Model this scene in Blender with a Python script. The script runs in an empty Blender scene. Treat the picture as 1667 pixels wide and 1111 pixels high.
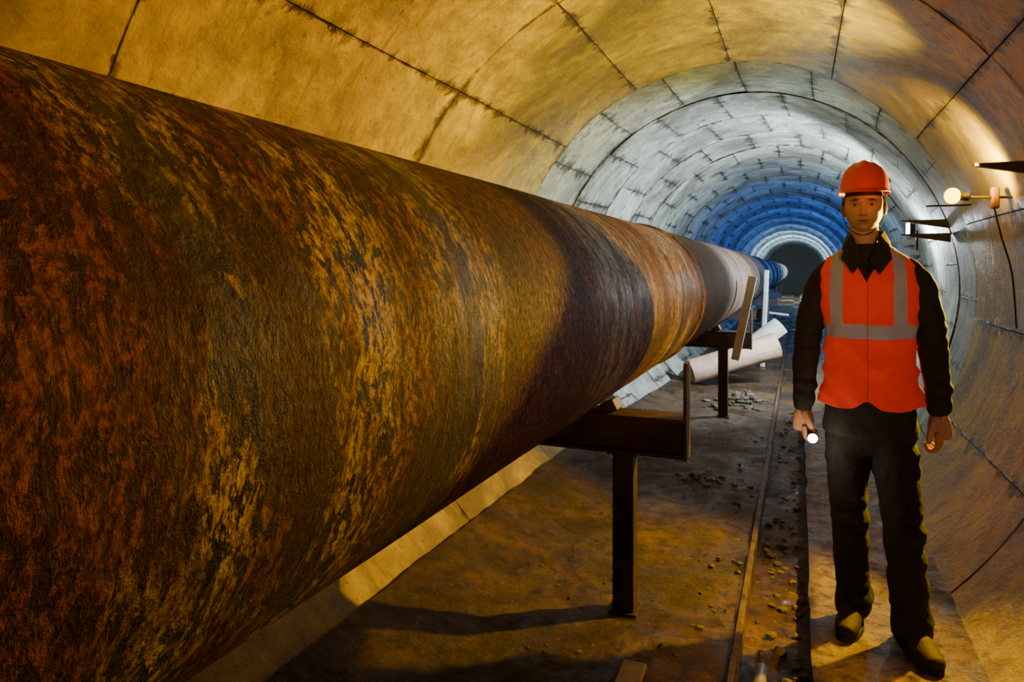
import bpy, bmesh, math, random
from mathutils import Vector, Matrix, noise
random.seed(7)
sc=bpy.context.scene
TH=math.atan(466.5/1111.0)
CAMZ=1.47
# ---------------------------------------------------------------- camera
cd=bpy.data.cameras.new('camera'); cam=bpy.data.objects.new('camera',cd); sc.collection.objects.link(cam)
cd.sensor_width=36; cd.lens=24.0; cd.shift_y=-0.0705; cd.clip_start=0.02
cam.location=(0,0,CAMZ); cam.rotation_euler=(math.pi/2,0,TH); sc.camera=cam
# ---------------------------------------------------------------- helpers
def link(o,parent=None):
    sc.collection.objects.link(o)
    if parent: o.parent=parent
    return o
def empty(name,loc=(0,0,0),rz=0):
    e=bpy.data.objects.new(name,None); e.empty_display_size=.1; link(e); e.location=loc; e.rotation_euler=(0,0,rz); return e
def meshobj(name,verts,faces,mats,parent=None,smooth=True,mi=None):
    me=bpy.data.meshes.new(name); me.from_pydata(verts,[],faces); me.update()
    if not isinstance(mats,(list,tuple)): mats=[mats]
    for m in mats: me.materials.append(m)
    if mi: me.polygons.foreach_set('material_index',mi)
    if smooth: me.polygons.foreach_set('use_smooth',[True]*len(me.polygons))
    return link(bpy.data.objects.new(name,me),parent)
class Geo:
    def __init__(s): s.v=[]; s.f=[]; s.m=[]
    def add(s,v,f,m=0):
        b=len(s.v); s.v+= [tuple(x) for x in v]; s.f+=[tuple(b+i for i in q) for q in f]; s.m+=[m]*len(f)
    def box(s,c,d,rot=None,m=0,bev=0.0):
        bm=bmesh.new(); bmesh.ops.create_cube(bm,size=1)
        bmesh.ops.scale(bm,vec=d,verts=bm.verts)
        if bev>0: bmesh.ops.bevel(bm,geom=bm.edges[:],offset=bev,segments=2,affect='EDGES',profile=.5)
        M=Matrix.Translation(c)@(rot.to_4x4() if rot else Matrix.Identity(4))
        vs=[M@v.co for v in bm.verts]; bm.verts.index_update()
        fs=[[v.index for v in f.verts] for f in bm.faces]; bm.free(); s.add(vs,fs,m)
    def tube(s,pts,rad,seg=16,ref=(0,0,1),sub=4,caps=True,m=0,flatcap=False):
        P=[Vector(p) for p in pts]; R=[(r,r) if not isinstance(r,tuple) else r for r in rad]
        n=len(P); SP=[];SR=[]
        def cr(a,b,c,d,t): return .5*((2*b)+(c-a)*t+(2*a-5*b+4*c-d)*t*t+(3*b-a-3*c+d)*t**3)
        for i in range(n-1):
            a=P[max(i-1,0)];b=P[i];c=P[i+1];d=P[min(i+2,n-1)]
            ra=R[max(i-1,0)];rb=R[i];rc=R[i+1];rd=R[min(i+2,n-1)]
            for k in range(sub):
                t=k/sub
                SP.append(cr(a,b,c,d,t)); SR.append(tuple(max(.0005,cr(ra[j],rb[j],rc[j],rd[j],t)) for j in (0,1)))
        SP.append(P[-1]); SR.append(R[-1])
        if caps and not flatcap:
            t0=(SP[0]-SP[1]).normalized(); t1=(SP[-1]-SP[-2]).normalized()
            r0=min(SR[0]);r1=min(SR[-1]); p0=SP[0].copy();p1=SP[-1].copy(); R0=SR[0];R1=SR[-1]
            for k in (.5,.8,.97):
                q=math.sqrt(1-k*k); SP.insert(0,p0+t0*r0*k); SR.insert(0,(R0[0]*q,R0[1]*q))
                SP.append(p1+t1*r1*k); SR.append((R1[0]*q,R1[1]*q))
        ref=Vector(ref); V=[];F=[]
        N=len(SP)
        for i in range(N):
            t=(SP[min(i+1,N-1)]-SP[max(i-1,0)]).normalized()
            sd=t.cross(ref)
            if sd.length<1e-4: sd=t.cross(Vector((1,0,0)))
            sd.normalize(); ot=sd.cross(t).normalized()
            for j in range(seg):
                a=2*math.pi*j/seg
                V.append(SP[i]+sd*SR[i][0]*math.cos(a)+ot*SR[i][1]*math.sin(a))
        for i in range(N-1):
            for j in range(seg):
                F.append((i*seg+j,i*seg+(j+1)%seg,(i+1)*seg+(j+1)%seg,(i+1)*seg+j))
        if caps:
            F.append(tuple(range(seg-1,-1,-1))); F.append(tuple((N-1)*seg+j for j in range(seg)))
        s.add(V,F,m)
    def ell(s,c,r,seg=20,rings=14,m=0,rot=None):
        V=[];F=[];c=Vector(c)
        for i in range(rings+1):
            ph=math.pi*i/rings
            for j in range(seg):
                a=2*math.pi*j/seg
                p=Vector((r[0]*math.sin(ph)*math.cos(a),r[1]*math.sin(ph)*math.sin(a),r[2]*math.cos(ph)))
                if rot: p=rot@p
                V.append(c+p)
        for i in range(rings):
            for j in range(seg):
                F.append((i*seg+j,(i+1)*seg+j,(i+1)*seg+(j+1)%seg,i*seg+(j+1)%seg))
        s.add(V,F,m)
    def obj(s,name,mats,parent=None,smooth=True): return meshobj(name,s.v,s.f,mats,parent,smooth,s.m)
def mod_remesh(o,vox,sm=4,fac=.5):
    r=o.modifiers.new('remesh','REMESH'); r.mode='VOXEL'; r.voxel_size=vox; r.use_smooth_shade=True
    if sm:
        q=o.modifiers.new('smooth','SMOOTH'); q.iterations=sm; q.factor=fac
def mod_disp(o,size,strength,depth=2):
    t=bpy.data.textures.new(o.name+'_cl','CLOUDS'); t.noise_scale=size; t.noise_depth=depth
    d=o.modifiers.new('wr','DISPLACE'); d.texture=t; d.strength=strength; d.mid_level=.5; d.texture_coords='LOCAL'
# ---------------------------------------------------------------- shader helpers
class MT:
    def __init__(s,name):
        s.m=bpy.data.materials.new(name); s.m.use_nodes=True; s.nt=s.m.node_tree
        s.b=s.nt.nodes['Principled BSDF']
    def n(s,t,props=None,**inp):
        x=s.nt.nodes.new(t)
        if props:
            for k,v in props.items(): setattr(x,k,v)
        for k,v in inp.items():
            k2=int(k[1:]) if k[0]=='i' and k[1:].isdigit() else k.replace('_',' ')
            if isinstance(v,bpy.types.NodeSocket): s.nt.links.new(v,x.inputs[k2])
            else: x.inputs[k2].default_value=v
        return x
    def set(s,**k):
        for a,v in k.items():
            a=a.replace('_',' ')
            if isinstance(v,bpy.types.NodeSocket): s.nt.links.new(v,s.b.inputs[a])
            else: s.b.inputs[a].default_value=v
    def math(s,op,a,b=0.0,c=0.0,clamp=False):
        x=s.n('ShaderNodeMath',{'operation':op,'use_clamp':clamp},i0=a,i1=b)
        return x.outputs[0]
    def ramp(s,fac,stops,interp='LINEAR'):
        r=s.n('ShaderNodeValToRGB',Fac=fac); cr=r.color_ramp; cr.interpolation=interp
        while len(cr.elements)<len(stops): cr.elements.new(.5)
        for e,(p,c) in zip(cr.elements,stops):
            e.position=p; e.color=(c,c,c,1) if not isinstance(c,(tuple,list)) else (*c,1)
        return r.outputs[0]
    def mix(s,f,a,b,mode='MIX'):
        x=s.n('ShaderNodeMix',{'data_type':'RGBA','blend_type':mode})
        for i,v in ((0,f),(6,a),(7,b)):
            if isinstance(v,bpy.types.NodeSocket): s.nt.links.new(v,x.inputs[i])
            else: x.inputs[i].default_value=v if i==0 else (*v,1)
        return x.outputs[2]
    def noise(s,vec,scale,detail=4,rough=.55,dist=0.0):
        return s.n('ShaderNodeTexNoise',Vector=vec,Scale=scale,Detail=detail,Roughness=rough,Distortion=dist).outputs[0]
    def bump(s,h,strength=.5,dist=.01,normal=None):
        k=dict(Height=h,Strength=strength,Distance=dist)
        x=s.n('ShaderNodeBump',**k)
        if normal: s.nt.links.new(normal,x.inputs['Normal'])
        return x.outputs[0]
    def mapping(s,vec,scale=(1,1,1),loc=(0,0,0)):
        x=s.n('ShaderNodeMapping',Vector=vec); x.inputs['Scale'].default_value=scale; x.inputs['Location'].default_value=loc
        return x.outputs[0]
    def obj(s): return s.n('ShaderNodeTexCoord').outputs['Object']
    def uv(s,name): return s.n('ShaderNodeUVMap',{'uv_map':name}).outputs[0]
def simple(name,col,rough=.6,metal=0,bs=0,bstr=.3,var=.25,vs=8,bd=.004):
    t=MT(name); o=t.obj(); nz=t.noise(o,vs,5)
    c=t.ramp(nz,[(.3,tuple(x*(1-var) for x in col)),(.7,tuple(min(1,x*(1+var)) for x in col))])
    t.set(Base_Color=c,Roughness=rough,Metallic=metal)
    if bs: t.set(Normal=t.bump(t.noise(o,bs,5),bstr,bd))
    return t.m
def emis(name,col,st):
    t=MT(name); t.set(Base_Color=(*col,1),Emission_Color=(*col,1),Emission_Strength=st); return t.m
# concrete lining
def concrete(name,cA,cB,stain=(.035,.028,.02),rough=.55,crack=False,sw=.11):
    t=MT(name); o=t.obj()
    a=t.n('ShaderNodeSeparateXYZ',Vector=t.uv('ea')); b=t.n('ShaderNodeSeparateXYZ',Vector=t.uv('eb'))
    d=t.math('MINIMUM',t.math('MINIMUM',a.outputs[0],a.outputs[1]),t.math('MINIMUM',b.outputs[0],b.outputs[1]))
    n1=t.noise(o,1.7,6,.6); n2=t.noise(o,9,8,.7,.4); n3=t.noise(o,45,6,.7)
    n4=t.noise(t.mapping(o,(1,2.2,1)),1.9,6,.65,.8)
    base=t.mix(t.ramp(n1,[(.35,0),(.65,1)]),cA,cB)
    base=t.mix(t.ramp(n2,[(.35,.7),(.6,0)]),base,tuple(x*.45 for x in cA))
    grime=t.noise(o,.9,7,.7,1.0)
    base=t.mix(t.ramp(grime,[(.45,0),(.62,.8)]),base,tuple(x*.28 for x in cA))
    stq=t.noise(t.mapping(o,(1.5,7,.5)),2.0,6,.7,.6)
    base=t.mix(t.ramp(stq,[(.54,0),(.66,.65)]),base,tuple(x*.35 for x in cA))
    pv=t.n('ShaderNodeAttribute',{'attribute_name':'pv'}).outputs['Fac']
    base=t.mix(1.0,base,t.ramp(pv,[(0,.68),(1,1.0)]),'MULTIPLY')
    w=t.math('MULTIPLY',t.ramp(n4,[(.45,.03),(.56,.35),(.72,1)]),sw)
    w2=t.math('ADD',w,.004)
    f=t.math('SUBTRACT',1.0,t.math('DIVIDE',d,w2),clamp=True)
    f=t.math('MULTIPLY',f,t.ramp(n2,[(.3,2.0),(.62,.2)]),clamp=True)
    base=t.mix(f,base,stain)
    if crack:
        wv=t.n('ShaderNodeVectorMath',{'operation':'ADD'},i0=o,i1=t.n('ShaderNodeTexNoise',Vector=o,Scale=3.0,Detail=4.0).outputs[1]).outputs[0]
        vo=t.n('ShaderNodeTexVoronoi',{'feature':'DISTANCE_TO_EDGE'},Vector=wv,Scale=1.6).outputs[0]
        cf=t.math('MULTIPLY',t.ramp(vo,[(0,1),(.012,.8),(.022,0)]),t.ramp(n4,[(.5,0),(.58,1)]))
        base=t.mix(t.math('MULTIPLY',cf,.85),base,stain)
    pits=t.ramp(t.noise(o,26,3,.5),[(.66,0),(.72,1)])
    base=t.mix(t.math('MULTIPLY',pits,.6),base,stain)
    t.set(Base_Color=base,Roughness=t.ramp(n2,[(.3,rough-.12),(.7,rough+.2)]))
    h=t.math('ADD',t.math('MULTIPLY',n2,.5),t.math('MULTIPLY',n3,.16))
    h=t.math('SUBTRACT',h,t.math('MULTIPLY',f,.5))
    t.set(Normal=t.bump(h,.9,.035))
    return t.m
m_lamp_ochre=concrete('lamp_ochre_concrete',(.44,.30,.006),(.64,.47,.012),stain=(.05,.022,.002),rough=.42,sw=.14)  # ochre puts the near rings' yellow lamplight into the concrete colour
m_pale=concrete('pale_concrete',(.36,.39,.35),(.60,.63,.56),crack=True,sw=.17)
m_dark=simple('joint_dark',(.03,.022,.012),.9)
# ---------------------------------------------------------------- tunnel lining
R=1.70; ZC=1.30; YEND=46
def XC(y):
    t=min(1,max(0,(y-5.3)/3.8)); return -.5+.2*(t*t*(3-2*t))
def skew(y,ang):
    a=min(1,max(0,(y-1.5)/3.8))*(1-min(1,max(0,(y-9)/12)))
    return .75*a*max(0,math.cos(ang))**2
edges=[-4.2,-2.3,-.4,1.5,3.4,5.3]
while edges[-1]<YEND: edges.append(edges[-1]+(.95 if edges[-1]<26 else 1.9))
parts={'wall_left':[],'wall_right':[],'ceiling':[]}
G={k:dict(v=[],f=[],ea=[],eb=[],pv=[],m=[]) for k in parts}
for ri in range(len(edges)-1):
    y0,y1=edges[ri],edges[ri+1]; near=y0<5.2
    step=24 if near else 18
    off=137 if near else 137-4+ (ri%2)*9
    rr=R if near else R+.004*((ri%3)-1)+.004
    nseg=360//step if near else 20
    for k in range(nseg):
        a0=off+k*step; a1=a0+step
        am=((a0+a1)/2)%360
        if 243<am<297: continue
        key='ceiling' if 45<=am<=135 else ('wall_left' if 90<am<270 else 'wall_right')
        g=G[key]
        gap=.0018
        arc=math.radians(step)*rr
        nu=10; nv=10 if near else 6
        if y0>16: nu,nv=5,3
        us=[gap/arc]+[gap/arc*2.2+(1-4.4*gap/arc)*i/nu for i in range(nu+1)]+[1-gap/arc]
        W=y1-y0
        vs=[gap/W]+[gap/W*2.2+(1-4.4*gap/W)*i/nv for i in range(nv+1)]+[1-gap/W]
        b=len(g['v']); NU=len(us);NV=len(vs); pvv=random.random()
        dr=random.uniform(-.003,.003); tl=random.uniform(-.006,.006); sk=random.choice((.002,.003,.006,.012))
        UA=[]
        for i,u in enumerate(us):
            for j,v in enumerate(vs):
                ang=math.radians(a0+(a1-a0)*u); y=y0+W*v
                y+=skew(y,ang)
                r=rr+dr+tl*(u-.5)
                r+=.012*noise.noise(Vector((math.cos(ang)*2.5,y*1.2,math.sin(ang)*2.5)))
                if i in(0,NU-1) or j in(0,NV-1): r+=sk
                g['v'].append((XC(y)+r*math.cos(ang),y,ZC+r*math.sin(ang)))
                g['pv'].append(pvv); UA.append((u*arc,v*W,(1-u)*arc,(1-v)*W))
        for i in range(NU-1):
            for j in range(NV-1):
                q=[i*NV+j,i*NV+j+1,(i+1)*NV+j+1,(i+1)*NV+j]
                g['f'].append(tuple(b+x for x in q))
                for x in q: g['ea'].append(UA[x][:2]); g['eb'].append(UA[x][2:])
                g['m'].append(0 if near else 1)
for key,g in G.items():
    rng={'ceiling':(45,135),'wall_left':(135,250),'wall_right':(-70,45)}[key]
    b=len(g['v']); ys=[-4.2,5.3,6.2,7.2,8.2,9.2,YEND+2]; ns=48
    for y in ys:
        for i in range(ns+1):
            a=math.radians(rng[0]+(rng[1]-rng[0])*i/ns)
            g['v'].append((XC(y)+(R+.035)*math.cos(a),y,ZC+(R+.035)*math.sin(a))); g['pv'].append(0)
    for j in range(len(ys)-1):
        for i in range(ns):
            q=(b+j*(ns+1)+i,b+(j+1)*(ns+1)+i,b+(j+1)*(ns+1)+i+1,b+j*(ns+1)+i+1)
            g['f'].append(q); g['m'].append(2)
            for x in q: g['ea'].append((0,0)); g['eb'].append((0,0))
    o=meshobj(key,g['v'],g['f'],[m_lamp_ochre,m_pale,m_dark],None,True,g['m'])
    me=o.data
    for nm in('ea','eb'):
        uvl=me.uv_layers.new(name=nm); uvl.data.foreach_set('uv',[c for p in g[nm] for c in p])
    at=me.attributes.new('pv','FLOAT','POINT'); at.data.foreach_set('value',g['pv'])
    me.set_sharp_from_angle(angle=math.radians(40))
V=[(XC(27),YEND+1,ZC)]+[(XC(27)+1.8*math.cos(2*math.pi*i/48),YEND+1,ZC+1.8*math.sin(2*math.pi*i/48)) for i in range(48)]
meshobj('wall_back',V,[(0,1+i,1+(i+1)%48) for i in range(48)],m_dark,smooth=False)
V=[(v[0]-.2,-4.25,v[2]) for v in V]
meshobj('wall_front',V,[(0,1+i,1+(i+1)%48) for i in range(48)],m_dark,smooth=False)
# ---------------------------------------------------------------- floor
t=MT('floor_dirt'); o=t.obj(); sx=t.n('ShaderNodeSeparateXYZ',Vector=o)
n1=t.noise(o,2.2,7,.65,.3); n2=t.noise(o,14,8,.7); n3=t.noise(o,60,5,.7)
wetc=t.ramp(n1,[(.3,(.026,.012,.005)),(.5,(.085,.042,.015)),(.7,(.20,.108,.040))])
walk=t.ramp(n1,[(.3,(.14,.090,.050)),(.7,(.36,.25,.15))])
fm=t.ramp(t.math('ADD',sx.outputs[0],t.math('MULTIPLY',t.noise(o,5,6,.7),.16)),[(.12,0),(.18,1)])
c=t.mix(fm,wetc,walk)
c=t.mix(t.ramp(n2,[(.46,0),(.62,.85)]),c,(.018,.011,.006))
c=t.mix(t.ramp(t.noise(o,38,4,.6),[(.62,0),(.70,.6)]),c,(.26,.18,.10))
t.set(Base_Color=c,Roughness=t.ramp(t.noise(o,1.6,5,.6,.5),[(.44,.14),(.56,.75)]))
t.set(Normal=t.bump(t.math('ADD',n2,t.math('MULTIPLY',n3,.4)),1.0,.035))
m_floor=t.m
def fz(x,y):
    nz=noise.noise(Vector((x*3,y*3,0)))*.014+noise.noise(Vector((x*11,y*11,5)))*.010
    if x<-.245: return nz*1.0+ .0+ (max(0,-1.25-x)*.25)
    if x<-.205: return .004+nz*.6
    if x<.045: return -.085+nz*2
    if x<.06: return .004
    return nz*.4+max(0,x-.45)*.12
xl=[-1.64+.035*i for i in range(40)]
xl=[x for x in xl if x<-.25]+[-.246,-.244,-.206,-.204,-.16,-.12,-.08,-.04,0,.03,.044,.046,.059,.061]+[.09+.03*i for i in range(19)]
yl=[];y=-4.1
while y<YEND: yl.append(y); y+=.035 if y<7 and y>1 else (.12 if y<20 else 1)
V=[];F=[]
for y in yl:
    dx=XC(y)+.5
    for x in xl:
        xx=x
        if x<-.25: xx=x+dx*(x+.25)/(-1.39)
        elif x>.07: xx=x+dx*(x-.07)/.55
        wob=0
        if -.25<x<-.2 or .04<x<.065: wob=.010*noise.noise(Vector((x,y*4,3)))+.01*noise.noise(Vector((x,y*.8,9)))
        V.append((xx+wob,y,fz(x,y)))
n=len(xl)
for j in range(len(yl)-1):
    for i in range(n-1): F.append((j*n+i,j*n+i+1,(j+1)*n+i+1,(j+1)*n+i))
fl=meshobj('floor',V,F,m_floor); fl.data.set_sharp_from_angle(angle=math.radians(50))
m_steel=simple('rusty_edging',(.08,.045,.022),.7,.2,40,.8,.7,12,.008)
g=Geo(); g.box((-.225,14,.006),(.022,36,.016),bev=.003); g.box((-.212,14,-.03),(.006,36,.07)); g.obj('trench_edging',m_steel,smooth=False)
# ---------------------------------------------------------------- pipe
PX,PZ,PR=-.985,1.302,.447
def pipe_mat(name,mode):
    t=MT(name); u=t.uv('cyl'); sp=t.n('ShaderNodeSeparateXYZ',Vector=u)
    wn=t.n('ShaderNodeTexNoise',Vector=u,Scale=9.0,Detail=3.0).outputs[1]
    wv=t.n('ShaderNodeVectorMath',{'operation':'SCALE'},i0=wn); wv.inputs['Scale'].default_value=.045
    uw=t.n('ShaderNodeVectorMath',{'operation':'ADD'},i0=u,i1=wv.outputs[0]).outputs[0]
    f1=t.noise(t.mapping(uw,(22,50,1)),1.0,5,.68,.1)
    f2=t.noise(t.mapping(uw,(62,100,1)),1.0,5,.72,.1)
    f3=t.noise(t.mapping(u,(230,260,1)),1.0,3,.6)
    big=t.noise(t.mapping(u,(2.0,2.6,1),(7,2,0)),1.0,6,.7,.8)
    mid=t.noise(t.mapping(uw,(4,15,1),(1,4,0)),1.0,6,.7,.4)
    plate=t.ramp(f1,[(.470,0),(.485,.85),(.50,1)])
    plate2=t.ramp(f2,[(.46,0),(.50,1)])
    if mode==0:
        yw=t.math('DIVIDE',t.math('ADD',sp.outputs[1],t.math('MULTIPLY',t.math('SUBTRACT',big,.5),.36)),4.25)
        lamp_gold=t.ramp(yw,[(0,.0),(.10,.03),(.127,.9),(.155,.06),(.185,1.0),(.215,.05),(.268,.9),(.31,.04),(.44,.02),(.52,.85),(.64,.5),(.72,.08),(.80,.8),(.92,.95),(.97,.3)])  # yellow rust streaks, banded to paint in lamplight and the man's shadow
        lamp_gold=t.math('MULTIPLY',lamp_gold,t.ramp(mid,[(.40,.04),(.54,1)]))
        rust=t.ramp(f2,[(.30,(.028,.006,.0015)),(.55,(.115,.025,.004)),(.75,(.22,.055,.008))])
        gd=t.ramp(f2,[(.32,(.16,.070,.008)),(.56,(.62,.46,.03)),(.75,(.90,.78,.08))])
        top=t.mix(lamp_gold,rust,gd)
        pf=t.math('MULTIPLY',plate,t.math('ADD',t.math('MULTIPLY',plate2,.45),.55))
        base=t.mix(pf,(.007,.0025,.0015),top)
        pits=t.ramp(f2,[(.36,.95),(.42,0)])
        base=t.mix(pits,base,(.004,.002,.0015))
        tar=t.ramp(t.noise(t.mapping(u,(1.3,3.2,1),(2,9,0)),1.0,6,.7,.9),[(.49,0),(.56,.9)])
        base=t.mix(tar,base,(.010,.0045,.003))
        t.set(Base_Color=base,Roughness=t.mix(lamp_gold,t.ramp(f2,[(.35,.8),(.65,.5)]),(.26,.26,.26)),Specular_IOR_Level=.35)
        t.set(Specular_Tint=t.mix(lamp_gold,(1,.40,.18),(1,.9,.6)))
        h=t.math('ADD',t.math('MULTIPLY',plate,1.0),t.math('MULTIPLY',plate2,.35))
        h=t.math('ADD',h,t.math('MULTIPLY',f2,.8))
        h=t.math('ADD',h,t.math('MULTIPLY',f3,.25)); h=t.math('ADD',h,t.math('MULTIPLY',mid,1.3))
        t.set(Normal=t.bump(h,1.0,.030))
    elif mode==1:
        base=t.ramp(big,[(.35,(.040,.022,.012)),(.65,(.15,.085,.045))])
        base=t.mix(t.ramp(f1,[(.5,0),(.6,.7)]),base,(.015,.009,.006))
        t.set(Base_Color=base,Roughness=.75,Specular_IOR_Level=.25); t.set(Normal=t.bump(f1,.8,.012))
    else:
        base=t.ramp(big,[(.35,(.05,.032,.022)),(.65,(.16,.11,.08))])
        t.set(Base_Color=base,Roughness=.8,Specular_IOR_Level=.25); t.set(Normal=t.bump(f1,.5,.01))
    return t.m
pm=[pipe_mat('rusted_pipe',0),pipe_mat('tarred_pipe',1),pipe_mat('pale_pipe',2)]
prof=[]
for (ya,yb) in((-3.2,4.25),(4.25,7.35),(7.35,11.5),(11.5,16),(16,26),(26,44)):
    k=max(2,int((yb-ya)/.15))
    for i in range(k+1): prof.append((ya+.03+(yb-ya-.06)*i/k,PR))
    prof+=[(yb-.012,PR+.008),(yb,PR+.012),(yb+.012,PR+.008)]
prof.sort()
seg=128; V=[];F=[];UV=[];MI=[]
for (y,r) in prof:
    for j in range(seg+1):
        a=math.pi+2*math.pi*j/seg
        rr=r+.004*noise.noise(Vector((math.cos(a)*2,y*1.3,math.sin(a)*2)))
        V.append((PX+rr*math.cos(a),y,PZ+rr*math.sin(a)))
for i in range(len(prof)-1):
    for j in range(seg):
        q=(i*(seg+1)+j,(i+1)*(seg+1)+j,(i+1)*(seg+1)+j+1,i*(seg+1)+j+1); F.append(q)
        for x in q: UV+= [2*math.pi*PR*(x%(seg+1))/seg,V[x][1]]
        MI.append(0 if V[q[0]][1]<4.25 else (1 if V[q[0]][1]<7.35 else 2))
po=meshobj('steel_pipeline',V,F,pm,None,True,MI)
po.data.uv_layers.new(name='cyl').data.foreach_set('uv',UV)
# ---------------------------------------------------------------- pipe supports
m_brown=simple('rusted_steel_frame',(.045,.024,.011),.5,.2,25,.7,.6,9,.006)
def support(Y):
    p=empty('pipe_support',(0,Y,0))
    zt=PZ-PR
    x0,x1=-2.06,-.43
    g=Geo()
    g.box(((x0+x1)/2,0,zt-.008),(x1-x0,.16,.014),bev=.002); g.box(((x0+x1)/2,0,zt-.155),(x1-x0,.16,.014),bev=.002)
    g.box(((x0+x1)/2,-.035,zt-.08),(x1-x0,.014,.14))
    g.obj('crossbeam',m_brown,p,False)
    g=Geo(); g.box((x1+.004,-.02,zt+.03),(.014,.10,.40),bev=.003); g.obj('end_stop',m_brown,p,False)
    g=Geo(); h=zt-.162; x=-.69
    g.box((x,-.035,h/2),(.085,.010,h)); g.box((x-.04,0,h/2),(.010,.075,h)); g.box((x+.04,0,h/2),(.010,.075,h))
    g.box((x,0,.006),(.12,.12,.014),bev=.002); g.box((x,0,h-.006),(.13,.13,.010))
    g.obj('post',m_brown,p,False)
    for sx in(-1,1):
        g=Geo(); x=PX+sx*.23
        g.box((x,0,zt+.018),(.08,.11,.05),Matrix.Rotation(-sx*.5,3,'Y'),bev=.004); g.obj('chock_%d'%(1 if sx<0 else 2),m_brown,p,False)
    return p
for Y in(-1.3,2.9,7.05,11.2,15.4,19.6): support(Y)
m_wood=simple('pale_wood',(.55,.50,.44),.7,0,20,.3,.2,6)
def plank(a,b,w=.10,th=.03):
    g=Geo(); a=Vector(a); b=Vector(b); d=(b-a)
    g.box((a+b)/2,(w,th,d.length),d.to_track_quat('Z','Y').to_matrix(),bev=.003); g.obj('leaning_plank',m_wood,smooth=False)
plank((-.56,6.84,.60),(-.40,6.84,1.40),.05,.075); plank((-.50,10.9,.0),(-.44,11.0,1.45),.05,.05); plank((-.62,12.3,.75),(-.15,12.3,.70),.10)
# ---------------------------------------------------------------- rubble + broken pipe pieces + planks
m_stone=simple('rubble_stone',(.085,.065,.048),.9,0,30,.6,.5,5)
def stone(g,x,y,s,z=0):
    bm=bmesh.new(); bmesh.ops.create_icosphere(bm,subdivisions=2,radius=1)
    sc3=Vector((s*random.uniform(.7,1.3),s*random.uniform(.7,1.3),s*random.uniform(.3,.7))); sd=random.random()*99
    rt=Matrix.Rotation(random.random()*6,3,'Z')
    vs=[]
    for v in bm.verts:
        c=v.co*(1+.45*noise.noise(v.co*1.4+Vector((sd,0,0))))
        c=rt@Vector((c.x*sc3.x,c.y*sc3.y,c.z*sc3.z)); vs.append((c.x+x,c.y+y,c.z+z+sc3.z*.4))
    bm.verts.index_update()
    fs=[[q.index for q in f.verts] for f in bm.faces]; bm.free(); g.add(vs,fs)
g=Geo()
for i in range(80):
    x=random.gauss(-.66,.18); y=random.gauss(8.0,.3)
    if x>-.32 or y<7.3: continue
    stone(g,x,y,random.uniform(.015,.05),max(0,.07-abs(x+.62)*.3)*random.random())
g.obj('rubble',m_stone,smooth=False)
g=Geo()
for i in range(170): stone(g,random.uniform(-1.3,-.28),random.uniform(2.0,6.9),random.uniform(.003,.010))
for i in range(40): stone(g,min(-.27,random.gauss(-.34,.05)),random.uniform(2,6.5),random.uniform(.006,.018))
for i in range(30): stone(g,random.gauss(-.62,.09),random.gauss(4.9,.07),random.uniform(.008,.026))
g.obj('gravel',m_stone,smooth=False)
g=Geo()
for i in range(160): stone(g,random.uniform(-.17,.03),random.uniform(1.8,8),random.uniform(.004,.024),-.085)
g.obj('trench_gravel',m_stone,smooth=False)
m_duct=simple('weathered_duct',(.50,.36,.27),.65,0,18,.4,.35,5)
def shell(name,p0,p1,r,a0,a1,mat,th=.015,flare=1.0):
    P0=Vector(p0);P1=Vector(p1); t=(P1-P0).normalized(); sd=t.cross(Vector((0,0,1))).normalized(); up=sd.cross(t)
    V=[];F=[];n=28;m=8
    for L in(0,1):
        for i in range(m+1):
            P=P0.lerp(P1,i/m); r2=(r-(th if L else 0))*(1+(flare-1)*max(0,i/m-.7)/.3)
            for j in range(n+1):
                a=math.radians(a0+(a1-a0)*j/n); V.append(P+sd*r2*math.cos(a)+up*r2*math.sin(a))
    K=(m+1)*(n+1)
    for i in range(m):
        for j in range(n):
            q=(i*(n+1)+j,i*(n+1)+j+1,(i+1)*(n+1)+j+1,(i+1)*(n+1)+j); F.append(q); F.append(tuple(K+x for x in reversed(q)))
    for i in(0,m):
        for j in range(n):
            a=i*(n+1)+j; F.append((a,a+1,K+a+1,K+a))
    for j in(0,n):
        for i in range(m):
            a=i*(n+1)+j;b2=(i+1)*(n+1)+j; F.append((a,b2,K+b2,K+a))
    o=meshobj(name,V,F,mat); o.data.set_sharp_from_angle(angle=math.radians(40)); return o
shell('broken_duct',(-1.25,8.75,.18),(-.27,9.2,.50),.15,0,360,m_duct,flare=1.15)
shell('broken_duct',(-.75,9.9,.24),(-.22,10.1,.66),.16,-20,200,simple('duct_white',(.5,.46,.44),.6))
m_board=simple('yellowed_board',(.42,.28,.08),.7,0,20,.4,.4,12)
g=Geo(); g.box((-.55,2.28,.018),(.085,.42,.02),Matrix.Rotation(.02,3,'Z'),bev=.004); g.obj('floor_board',m_board,smooth=False)
g=Geo(); g.tube([(-.15,2.1,-.045),(-.13,2.75,-.045)],[.024,.024],12,sub=3,flatcap=True)
g.obj('loose_conduit',simple('conduit_grey',(.2,.18,.15),.5,.3,20,.4))
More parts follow.
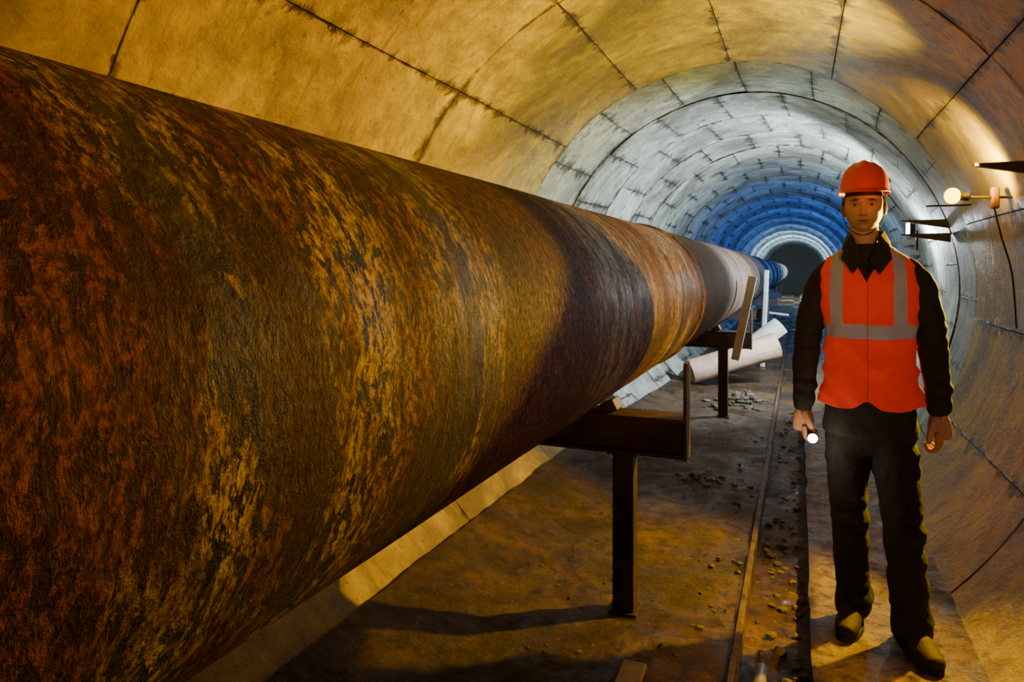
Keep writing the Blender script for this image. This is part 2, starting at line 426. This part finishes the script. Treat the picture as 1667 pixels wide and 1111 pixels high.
# ---------------------------------------------------------------- wall brackets and lamps
m_iron=simple('dark_iron',(.030,.022,.016),.6,.4,30,.4)
def bracket(Y,z,L,n=1):
    p=empty('cable_bracket',(0,Y,0))
    wx=XC(Y)+math.sqrt(R*R-(z-ZC)**2)
    for i in range(n):
        zz=z-i*.12
        V=[(wx+.03,-.02,zz+.03),(wx+.03,.02,zz+.03),(wx+.03,.02,zz-.05),(wx+.03,-.02,zz-.05),(wx-L,-.02,zz+.028),(wx-L,.02,zz+.028),(wx-L,.02,zz+.018),(wx-L,-.02,zz+.018)]
        F=[(0,1,2,3),(4,7,6,5),(0,4,5,1),(1,5,6,2),(2,6,7,3),(3,7,4,0)]
        g=Geo(); g.add(V,F); g.obj('arm_%d'%(i+1),m_iron,p,False)
bracket(3.95,1.955,.28); bracket(6.9,1.87,.34,2); bracket(9.6,1.8,.3,3); bracket(12,1.8,.3,3)
m_or=simple('orange_housing',(.12,.03,.006),.7,0,20,.3)
m_bulb=emis('bulb_glow',(1,.66,.01),11)
lp=empty('wall_lamp',(.815,4.6,1.89))
g=Geo(); g.ell((0,0,0),(.042,.042,.046)); g.obj('bulb',m_bulb,lp)
g=Geo(); g.tube([(.03,0,-.004),(.08,0,-.008)],[.02,.024],16,sub=2,flatcap=True); g.tube([(.08,0,-.01),(.30,0,-.02)],[.008,.008],10,sub=2)
g.box((-.02,0,-.055),(.22,.05,.008),bev=.002); g.obj('socket_arm',m_iron,lp)
g=Geo(); g.box((.205,0,-.02),(.035,.06,.12),bev=.008); g.obj('housing',m_or,lp,False)
g=Geo(); g.tube([(.20,0,-.07),(.235,-.01,-.25),(.285,0,-.45),(.31,.02,-.75)],[.005]*4,8); g.obj('cable',m_iron,lp)
wl=empty('floodlight',(1.06,8.0,1.88))
g=Geo(); g.box((0,0,0),(.05,.20,.15),bev=.008); g.box((.05,0,-.12),(.02,.02,.2)); g.obj('housing',m_iron,wl,False)
g=Geo(); g.box((-.03,0,0),(.012,.17,.12),bev=.004); g.obj('lens',emis('flood_glow',(.85,.95,1),80),wl,False)
def light(kind,name,loc,col,power,size=.05,target=None,cone=120,blend=.4):
    l=bpy.data.lights.new(name,kind); l.color=col; l.energy=power
    l.shadow_soft_size=size
    if kind=='SPOT': l.spot_size=math.radians(cone); l.spot_blend=blend
    o=link(bpy.data.objects.new(name,l)); o.location=loc
    if target: o.rotation_euler=(Vector(target)-Vector(loc)).to_track_quat('-Z','Y').to_euler()
    return o
light('SPOT','wall_lamp_light',(.86,4.50,1.93),(1,.66,.0),90,.03,(1.2,4.8,2.3),150,.8)
light('SPOT','side_lamp_light',(1.0,4.0,1.55),(1,.58,.0),600,.025,(-1.2,2.2,.95),112,.35)
light('SPOT','arch_fill_light',(.80,3.9,1.95),(1,.80,.0),420,.03,(-.9,4.35,2.85),88,.6)  # unseen spot added to brighten the yellow arch overhead
light('SPOT','rear_lamp_light',(.75,-.7,1.45),(1,.40,.0),230,.10,(-1.15,2.6,3.1),84,.8)
light('SPOT','foot_fill_light',(1.0,1.5,.75),(1,.48,.02),170,.02,(.40,2.10,0),46,.3)  # unseen spot added to warm the floor in front of the boots
light('SPOT','low_front_fill_light',(.5,.2,1.1),(1,.84,.72),32,.1,(.30,3,1.38),36,.8)  # unseen spot added to light the worker's front
light('SPOT','floodlight_light',(.93,8.0,1.88),(.84,.97,1),700,.06,(-1.2,8.7,2.0),150,.3)
light('POINT','floodlight_spill_light',(1.12,8.5,1.80),(.88,.97,1),90,.05)
light('POINT','mid_fill_light',(-.1,6.2,2.5),(.80,1,.86),9,.15)  # unseen point light added for the leaning plank and second support
light('POINT','flashlight_spill_light',(.02,2.98,.74),(1,.75,.45),1.2,.02)
for yy,pw,cl in((9.8,150,(.35,.6,1)),(12.0,230,(.07,.27,1)),(15,280,(.04,.2,1)),(18,280,(.04,.2,1)),(21.5,320,(.06,.22,1)),(25,500,(.13,.35,1)),(29,1200,(.35,.6,1)),(33,1900,(.5,.75,1)),(37,900,(.5,.75,1))):
    light('SPOT','blue_lamp_light',(.15,yy,1.75),cl,pw*1.4,.12,(-.1,yy+3,1.4),176,1.0)
w=bpy.data.worlds.new('world'); sc.world=w; w.use_nodes=True
w.node_tree.nodes['Background'].inputs[0].default_value=(.02,.02,.025,1)
# ---------------------------------------------------------------- the worker
m_cloth=simple('black_workwear',(.014,.015,.017),.85,0,180,.3,.3,40,.002)
m_trous=simple('dark_trousers',(.013,.014,.019),.9,0,180,.3,.3,30,.002)
m_boot=simple('brown_leather',(.026,.009,.005),.75,0,60,.5,.4,20,.004)
MX,MY=.27,3.16
man=empty('construction_worker',(MX,MY,0),-.10); man.scale=(1.0,1.0,1.022)
def cr1(a,b,c,d,t): return .5*((2*b)+(c-a)*t+(2*a-5*b+4*c-d)*t*t+(3*b-a-3*c+d)*t**3)
def torso_loft(secs,sub=6):
    S=[];n=len(secs)
    for i in range(n-1):
        q=[secs[max(i-1,0)],secs[i],secs[i+1],secs[min(i+2,n-1)]]
        for k in range(sub): S.append(tuple(cr1(q[0][j],q[1][j],q[2][j],q[3][j],k/sub) for j in range(5)))
    S.append(secs[-1])
    return S
def ringpt(s,a,power=2.4,gr=0):
    c,sn=math.cos(a),math.sin(a); e=2/power
    return Vector((s[3]+(s[1]+gr)*math.copysign(abs(c)**e,c), s[4]+(s[2]+gr)*math.copysign(abs(sn)**e,sn), s[0]))
tor=[(.77,.168,.116,.0,.0),(.80,.176,.120,.0,.0),(.88,.168,.112,0,0),(1.05,.148,.096,0,0),(1.20,.156,.100,-.002,0),(1.33,.170,.103,-.004,.0),(1.42,.168,.094,-.006,.005),(1.475,.142,.076,-.008,.01),(1.51,.100,.063,-.01,.012),(1.54,.066,.062,-.012,.012)]
def loftgeo(g,secs,seg=64,gr=0,power=2.4):
    S=torso_loft(secs); V=[];F=[]
    for s in S:
        for j in range(seg): V.append(ringpt(s,2*math.pi*j/seg,power,gr))
    N=len(S)
    for i in range(N-1):
        for j in range(seg): F.append((i*seg+j,i*seg+(j+1)%seg,(i+1)*seg+(j+1)%seg,(i+1)*seg+j))
    F.append(tuple(range(seg-1,-1,-1))); F.append(tuple((N-1)*seg+j for j in range(seg)))
    g.add(V,F)
def sleeve(g,pts,rad,folds):
    P=[Vector(p) for p in pts]; n=len(P); pp=[];rr=[]
    for i in range(n-1):
        for k in range(6):
            t=k/6; pp.append(cr1(P[max(i-1,0)],P[i],P[i+1],P[min(i+2,n-1)],t))
            rr.append(tuple(cr1(rad[max(i-1,0)][j],rad[i][j],rad[i+1][j],rad[min(i+2,n-1)][j],t) for j in(0,1)))
    pp.append(P[-1]); rr.append(rad[-1]); N=len(pp)
    for i in range(N):
        z=i/(N-1); f=0
        for c,w,a in folds: f+=a*math.exp(-((z-c)/w)**2)*math.sin(z*75+c*20)
        rr[i]=(rr[i][0]+f,rr[i][1]+f*.7)
        pp[i]=pp[i]+Vector((f*.8,-f*.6,0))
    g.tube(pp,rr,28,ref=(0,1,0),sub=2)
g=Geo(); loftgeo(g,tor)
sleeve(g,[(-.140,.01,1.425),(-.190,.012,1.355),(-.224,.015,1.24),(-.240,.012,1.12),(-.248,.0,1.00),(-.250,-.02,.880)],[(.062,.062),(.060,.064),(.055,.060),(.053,.058),(.048,.051),(.042,.044)],[(.55,.14,.005),(.92,.10,.006),(.2,.1,.003)])
sleeve(g,[(.130,.01,1.425),(.179,.012,1.355),(.207,.018,1.24),(.222,.02,1.13),(.234,.008,1.02),(.240,-.012,.900)],[(.062,.062),(.060,.064),(.056,.060),(.054,.058),(.049,.051),(.043,.044)],[(.52,.14,.005),(.90,.11,.006),(.2,.1,.003)])
jk=g.obj('jacket',m_cloth,man); mod_remesh(jk,.007,3); mod_disp(jk,.07,.014)
g=Geo()
loftgeo(g,[(.70,.120,.085,0,0),(.76,.152,.103,0,0),(.86,.158,.106,0,0),(.95,.140,.092,0,0)])
sleeve(g,[(-.080,0,.84),(-.084,-.005,.68),(-.078,-.014,.50),(-.070,.0,.30),(-.062,.012,.15),(-.062,.012,.075)],[(.082,.095),(.084,.090),(.073,.078),(.068,.072),(.067,.074),(.070,.082)],[(.50,.10,.006),(.92,.12,.009),(.12,.1,.004)])
sleeve(g,[(.075,0,.84),(.090,-.03,.68),(.112,-.078,.50),(.128,-.095,.30),(.140,-.10,.15),(.142,-.105,.075)],[(.086,.095),(.085,.090),(.075,.080),(.070,.074),(.069,.076),(.072,.084)],[(.50,.10,.007),(.92,.12,.009),(.12,.1,.004)])
tr=g.obj('trousers',m_trous,man); mod_remesh(tr,.007,3); mod_disp(tr,.06,.018)
def boot(name,ax,ay,ang):
    g=Geo()
    g.tube([(0,.0,.16),(0,.0,.10),(0,-.005,.055)],[(.045,.05),(.044,.052),(.043,.055)],20,ref=(0,1,0))
    g.tube([(0,.055,.045),(0,.0,.048),(0,-.07,.050),(0,-.13,.040),(0,-.170,.035)],[(.038,.048),(.042,.05),(.045,.046),(.047,.036),(.040,.030)],20,ref=(0,0,1))
    for k in range(4): g.tube([(-.022,-.045-.02*k,.092-.009*k),(0,-.047-.02*k,.098-.009*k),(.022,-.045-.02*k,.092-.009*k)],[.004]*3,8,ref=(0,1,0),sub=2)
    g.v=[(x,y,max(z,.004)) for x,y,z in g.v]
    o=g.obj(name,m_boot,man); o.location=(ax,ay,0); o.rotation_euler=(0,0,ang); mod_remesh(o,.0035,2)
    g=Geo(); pts=[]
    for k in range(32):
        a=2*math.pi*k/32; yy=-.062+.140*math.sin(a); w=.046 if yy<-.04 else .040
        pts.append((w*math.copysign(abs(math.cos(a))**.75,math.cos(a))*1.1,yy))
    V=[(x,y,0) for x,y in pts]+[(x,y,.022) for x,y in pts]; K=32
    F=[(k,(k+1)%K,K+(k+1)%K,K+k) for k in range(K)]+[tuple(range(K-1,-1,-1)),tuple(range(K,2*K))]
    g.add(V,F); s=g.obj(name+'_sole',m_cloth,man,False); s.location=(ax,ay,0); s.rotation_euler=(0,0,ang)
boot('boot_right',-.062,.01,-.12)
boot('boot_left',.142,-.10,.42)
t=MT('hi_vis_vest'); o=t.obj(); s=t.n('ShaderNodeSeparateXYZ',Vector=o); X,Y,Z=s.outputs
wob=t.math('MULTIPLY',t.math('SUBTRACT',t.noise(o,6,2),.5),.03)
absd=lambda a,c:t.math('ABSOLUTE',t.math('SUBTRACT',a,c))
lt=lambda a,c:t.math('LESS_THAN',a,c)
v1=lt(absd(t.math('ABSOLUTE',t.math('ADD',t.math('ADD',X,.006),wob)),t.math('ADD',.112,0.0)),.0225)
v1=t.math('MULTIPLY',v1,t.math('GREATER_THAN',Z,1.19))
h1=lt(absd(t.math('ADD',Z,wob),1.192),.026)
st=t.math('MAXIMUM',v1,h1)
col=t.ramp(t.noise(o,7,4),[(.35,(.85,.030,.012)),(.7,(1.0,.05,.02))])
weave=t.noise(o,500,2)
grey=t.ramp(weave,[(.3,(.32,.38,.68)),(.7,(.45,.51,.88))])
col=t.mix(st,col,grey)
zip_=t.math('MULTIPLY',lt(absd(X,-.006),.0025),lt(Y,0.0))
col=t.mix(t.math('MULTIPLY',zip_,.6),col,(.35,.02,.01))
vn=t.math('MULTIPLY',lt(absd(X,-.010),t.math('MULTIPLY',t.math('SUBTRACT',Z,1.385),.52)),lt(Y,.03))
col=t.mix(vn,col,(.010,.011,.013))
t.set(Base_Color=col,Roughness=.7,Sheen_Weight=.1)
t.set(Emission_Color=t.mix(t.math('MAXIMUM',vn,st),col,(0,0,0)),Emission_Strength=.14)  # added glow lifts the orange cloth; stripes and neckline stay unlit
t.set(Normal=t.bump(t.math('ADD',t.noise(t.mapping(o,(1,1,.5)),12,3,.5,.5),t.math('MULTIPLY',weave,.03)),.5,.02))
m_vest=t.m
vs_=[(.895,.194,.136,0,0),(.94,.184,.130,0,0),(1.05,.170,.122,0,0),(1.20,.172,.120,-.002,0),(1.33,.184,.122,-.004,.0),(1.42,.182,.113,-.006,.005),(1.475,.158,.095,-.008,.01),(1.512,.112,.082,-.01,.012),(1.535,.080,.073,-.012,.012)]
S=torso_loft(vs_,sub=16); seg=200; V=[];F=[]
for i,sx_ in enumerate(S):
    for j in range(seg):
        a=2*math.pi*j/seg; p=ringpt(sx_,a)
        k=1-i/(len(S)-1)
        dx=abs(p.x+.006)
        if p.y<0:
            lift=.035*math.exp(-(dx/.035)**2)+.016*math.exp(-((dx-.19)/.04)**2)-.004
            p.z+=lift*max(0,(k-.6)/.4)
        fold=.005*math.sin(a*7+p.z*9)*max(0,k-.35)
        q=Vector((p.x*6+p.z*3,p.y*5,p.z*9-abs(p.x)*8))
        fold+=.013*(1-abs(noise.noise(q))*3)*(.35+.65*k)-.004
        fold+=.005*noise.noise(Vector((p.x*22,p.y*14,p.z*16)))
        n2=Vector((p.x,p.y,0)).normalized(); p+=n2*max(fold,-.004)
        V.append(p)
for i in range(len(S)-1):
    for j in range(seg): F.append((i*seg+j,i*seg+(j+1)%seg,(i+1)*seg+(j+1)%seg,(i+1)*seg+j))
ve=meshobj('hi_vis_vest',V,F,m_vest,man)
so=ve.modifiers.new('sol','SOLIDIFY'); so.thickness=.003; so.offset=-1
g=Geo()
for sgn in(-1,1):
    c0=-.010
    V=[Vector((c0+sgn*.004,-.130,1.415)),Vector((c0+sgn*.050,-.110,1.468)),Vector((c0+sgn*.088,-.060,1.515)),Vector((c0+sgn*.085,.015,1.545)),Vector((c0+sgn*.03,.075,1.565)),
       Vector((c0+sgn*.006,-.105,1.44)),Vector((c0+sgn*.022,-.085,1.505)),Vector((c0+sgn*.052,-.050,1.570)),Vector((c0+sgn*.062,.012,1.59)),Vector((c0+sgn*.02,.070,1.60))]
    g.add(V,[(i,i+1,i+6,i+5) for i in range(4)])
    V=[Vector((c0+sgn*.012,-.128,1.470)),Vector((c0+sgn*.048,-.136,1.418)),Vector((c0+sgn*.090,-.104,1.478)),Vector((c0+sgn*.078,-.068,1.535)),Vector((c0+sgn*.048,-.064,1.568))]
    g.add(V,[(0,1,2,3,4)])
co=g.obj('collar',m_cloth,man,False)
s_=co.modifiers.new('s','SOLIDIFY'); s_.thickness=.006
t=MT('skin'); va=t.n('ShaderNodeAttribute',{'attribute_name':'tint'}).outputs['Color']
nz=t.noise(t.obj(),120,4)
t.set(Base_Color=t.mix(.25,va,t.ramp(nz,[(.3,.5),(.7,1.0)]),'MULTIPLY'),Roughness=.5,Subsurface_Weight=.08,Subsurface_Radius=(.02,.008,.004))
t.set(Normal=t.bump(nz,.15,.002)); m_skin=t.m
HC=Vector((-.022,-.005,1.692))
def gs(x,c,s): return math.exp(-((x-c)/s)**2)
V=[];F=[];T=[]; NR,NS=150,220
EZ=-.001
for i in range(NR+1):
    ph=math.pi*i/NR
    for j in range(NS):
        a=2*math.pi*j/NS
        x=math.sin(ph)*math.cos(a); y=math.sin(ph)*math.sin(a); z=math.cos(ph)
        px=.073*math.copysign(abs(x)**.92,x); py=.092*y; pz=.113*z
        low=max(0,min(1,(-pz-.02)/.09))
        px*=1-.24*low*low
        if pz<-.05: px*=1+.5*max(0,(-pz-.075))/.04*.35
        if y<0: py*=1-.02*low
        else: py*=1-.35*low
        if y<0:
            fr=min(1,-y*1.6); ax=abs(px)
            d=0
            d+=.008*gs(pz,EZ+.021,.009)*gs(ax,.026,.022)
            d-=.012*gs(pz,EZ+.001,.012)*gs(ax,.031,.017)
            d-=.003*gs(pz,.006,.010)*gs(px,0,.008)
            zz=(0.010-pz)/.048
            if 0<zz<1.25: d+=(.003+.019*min(zz,1)**1.2)*gs(px,0,.0070+.0035*zz)*(1 if zz<1 else max(0,1-(zz-1)*4))
            d+=.0055*gs(pz,-.037,.006)*gs(ax,.012,.006)
            d+=.005*gs(ax,.043,.018)*gs(pz,-.024,.018)
            d-=.004*gs(ax,.036,.012)*gs(pz,-.056,.018)
            d+=.004*gs(px,0,.03)*gs(pz,-.064,.02)
            d+=.0050*gs(pz,-.0595,.004)*gs(px,0,.020)+.0060*gs(pz,-.069,.0048)*gs(px,0,.017)
            d-=.0050*gs(pz,-.0642,.0020)*gs(px,0,.023)
            d-=.004*gs(pz,-.080,.006)*gs(px,0,.02)
            d+=.010*gs(pz,-.099,.014)*gs(px,0,.024)
            py-=d*fr
        V.append((px,py,pz))
        col=[.60,.37,.28]
        if y<0:
            ax=abs(px)
            sk=.35*gs(pz,EZ+.004,.010)*gs(ax,.031,.018); col=[c*(1-sk) for c in col]
            lip=min(1,1.2*(gs(pz,-.0642,.0075))*gs(px,0,.019)); col=[c*(1-lip)+l*lip for c,l in zip(col,(.38,.14,.11))]
            br=min(1,1.4*gs(pz,EZ+.0195-(ax-.03)*.10,.0042)*gs(ax,.031,.017)); col=[c*(1-br)+.03*br for c in col]
            mo=min(1,gs(pz,-.0642,.0018)*gs(px,0,.022)); col=[c*(1-.8*mo) for c in col]
            bd=.25*max(gs(pz,-.087,.022)*gs(ax,0,.06),gs(pz,-.052,.006)*gs(ax,0,.02)); col=[c*(1-bd) for c in col]
            nst=min(1,gs(pz,-.0425,.0028)*gs(ax,.0075,.0038)); col=[c*(1-.85*nst) for c in col]
        T.append((*col,1))
for i in range(NR):
    for j in range(NS): F.append((i*NS+j,(i+1)*NS+j,(i+1)*NS+(j+1)%NS,i*NS+(j+1)%NS))
def tintattr(o,cols):
    ca=o.data.color_attributes.new('tint','FLOAT_COLOR','POINT')
    ca.data.foreach_set('color',[c for t4 in cols for c in t4])
hd=meshobj('head',V,F,m_skin,man); tintattr(hd,T); hd.location=HC
g=Geo(); g.tube([(0,.02,-.17),(0,.018,-.10),(0,.014,-.04)],[(.058,.058),(.054,.054),(.055,.055)],28,ref=(0,1,0))
for sgn in(-1,1):
    g.ell((sgn*.075,.008,-.010),(.009,.019,.031),16,12,rot=Matrix.Rotation(sgn*.25,3,'Z'))
nk=g.obj('neck_and_ears',m_skin,man); tintattr(nk,[(.50,.30,.22,1)]*len(g.v)); nk.location=HC
m_eye=simple('eye_white',(.45,.40,.36),.2); m_iris=simple('iris',(.02,.014,.01),.1); m_lid=simple('eyelid_skin',(.42,.24,.17),.5)
g=Geo()
for sgn in(-1,1):
    g.ell((sgn*.031,-.0690,EZ),(.0135,.0095,.0064),20,14,m=0)
    g.ell((sgn*.031,-.0766,EZ+.0003),(.0056,.0022,.0056),14,8,m=1)
    g.tube([(sgn*.031-.0145,-.0700,EZ+.001),(sgn*.031-.006,-.0777,EZ+.0064),(sgn*.031+.006,-.0777,EZ+.0064),(sgn*.031+.0145,-.0700,EZ+.001)],[.0018,.0026,.0026,.0018],8,sub=4,m=2)
    g.tube([(sgn*.031-.0145,-.0700,EZ-.001),(sgn*.031-.005,-.0765,EZ-.0056),(sgn*.031+.005,-.0765,EZ-.0056),(sgn*.031+.0145,-.0700,EZ-.001)],[.0014,.0018,.0018,.0014],8,sub=4,m=2)
e=g.obj('eyes',[m_eye,m_iris,m_lid],man); e.location=HC
m_hair=simple('dark_hair',(.02,.013,.009),.7,0,150,.6,.4,60)
V=[];F=[]
for i in range(31):
    z=.095-.14*i/30
    for j in range(64):
        a=2*math.pi*j/64; rr=math.sqrt(max(.02,1-(z/.118)**2))
        x=.0775*rr*math.cos(a); y=.096*rr*math.sin(a)+.003
        zz=z
        if math.sin(a)<-.15: zz=max(z,.035)
        elif math.sin(a)<.25: zz=max(z,-.012)
        V.append((x,y,zz))
for i in range(30):
    for j in range(64): F.append((i*64+j,(i+1)*64+j,(i+1)*64+(j+1)%64,i*64+(j+1)%64))
h=meshobj('hair',V,F,m_hair,man); h.location=HC
m_helm=simple('orange_helmet_plastic',(.80,.060,.016),.36,0,0,0,.08,4)
V=[];F=[]; NH=40;NA=96
for i in range(NH+1):
    u=i/NH
    for j in range(NA):
        a=2*math.pi*j/NA; ca,sa=math.cos(a),math.sin(a)
        if u<=.82:
            ph=(u/.82)*math.pi/2
            r=math.sin(ph)**.93; z=.120*max(0,math.cos(ph))**.85
            x=.094*r*ca; y=.122*r*sa
            z+=.007*gs(x,0,.012)*max(0,math.cos(ph))**.5
            z+=.003*(gs(abs(x),.035,.006))*max(0,math.cos(ph))**.6
        else:
            k=(u-.82)/.18
            fl=.008+ (.038*max(0,-sa)**2.5)
            x=(.094+fl*.6*k)*ca; y=(.122+fl*k)*sa; z=-.006*math.sin(k*math.pi/2)-.010*k*max(0,-sa)**2
        V.append((x,y,z))
for i in range(NH):
    for j in range(NA): F.append((i*NA+j,(i+1)*NA+j,(i+1)*NA+(j+1)%NA,i*NA+(j+1)%NA))
he=meshobj('safety_helmet',V,F,m_helm,man); he.location=HC+Vector((0,.004,.058)); he.rotation_euler=(-.02,0,0)
s_=he.modifiers.new('s','SOLIDIFY'); s_.thickness=.003
g=Geo()
pts=[(-.080,-.01,.05),(-.077,-.03,-.02),(-.062,-.045,-.08),(-.02,-.066,-.116),(.02,-.066,-.116),(.062,-.045,-.08),(.077,-.03,-.02),(.080,-.01,.05)]
g.tube(pts,[(.0018,.004)]*8,8,ref=(0,1,0),sub=5); cs=g.obj('chin_strap',m_cloth,man); cs.location=HC
def hand(name,loc,sgn,grip,rot):
    g=Geo()
    g.tube([(0,0,.04),(0,0,.0),(0,-.002,-.03),(0,0,-.065),(0,0,-.092)],[(.024,.030),(.021,.028),(.020,.038),(.018,.043),(.013,.042)],24,ref=(1,0,0),sub=4)
    ys=[-.032,-.0105,.0105,.031]; L=[.92,1.05,1.0,.82]
    for y,l in zip(ys,L):
        if grip: p=[(0,y*.9,-.082),(.003,y,-.100),(.007,y,-.100-.024*l),(.027,y,-.108-.028*l),(.046,y,-.106-.018*l),(.050,y*.98,-.098)]
        else: p=[(0,y*.9,-.080),(.0,y,-.100),(.003,y,-.100-.030*l),(.018,y*.97,-.100-.048*l),(.036,y*.95,-.100-.044*l),(.044,y*.94,-.100-.022*l)]
        r=[.0105,.0105,.0098,.0092,.0085,.0072]
        g.tube([(sgn*a,b,c) for a,b,c in p],[q*(.92 if l>.9 else .82) for q in r],12,ref=(0,1,0),sub=4)
    if grip: p=[(.004,-.022,-.022),(.012,-.042,-.045),(.024,-.052,-.070),(.036,-.050,-.092)]
    else: p=[(.004,-.022,-.022),(.012,-.044,-.048),(.020,-.053,-.078),(.026,-.050,-.105)]
    g.tube([(sgn*a,b,c) for a,b,c in p],[.017,.0145,.0120,.0095],14,ref=(1,0,0),sub=4)
    o=g.obj(name,m_skinh,man); o.location=loc; o.rotation_euler=rot; mod_remesh(o,.0022,2,.4); return o
t=MT('hand_skin'); nz=t.noise(t.obj(),60,4)
t.set(Base_Color=t.ramp(nz,[(.3,(.42,.22,.15)),(.7,(.54,.32,.23))]),Roughness=.75,Specular_IOR_Level=.2); t.set(Normal=t.bump(t.noise(t.obj(),150,3),.2,.002)); m_skinh=t.m
hand('hand_right',(-.250,-.024,.865),1,True,(.05,0,.25))
hand('hand_left',(.241,-.02,.885),-1,False,(.10,0,-.30))
fp=empty('flashlight',(0,0,0)); fp.parent=man; fp.location=(-.226,-.030,.757); fp.rotation_euler=(.05,0,.25)
g=Geo(); g.tube([(0,.06,0),(0,-.045,0),(0,-.052,0),(0,-.075,0)],[.0135,.0135,.019,.020],24,ref=(0,0,1),sub=2,flatcap=True)
g.obj('body',m_iron,fp)
g=Geo(); g.tube([(0,-.074,0),(0,-.078,0)],[.019,.018],24,ref=(0,0,1),sub=1,flatcap=True)
g.obj('lens',emis('flashlight_glow',(1,.85,.6),40),fp)
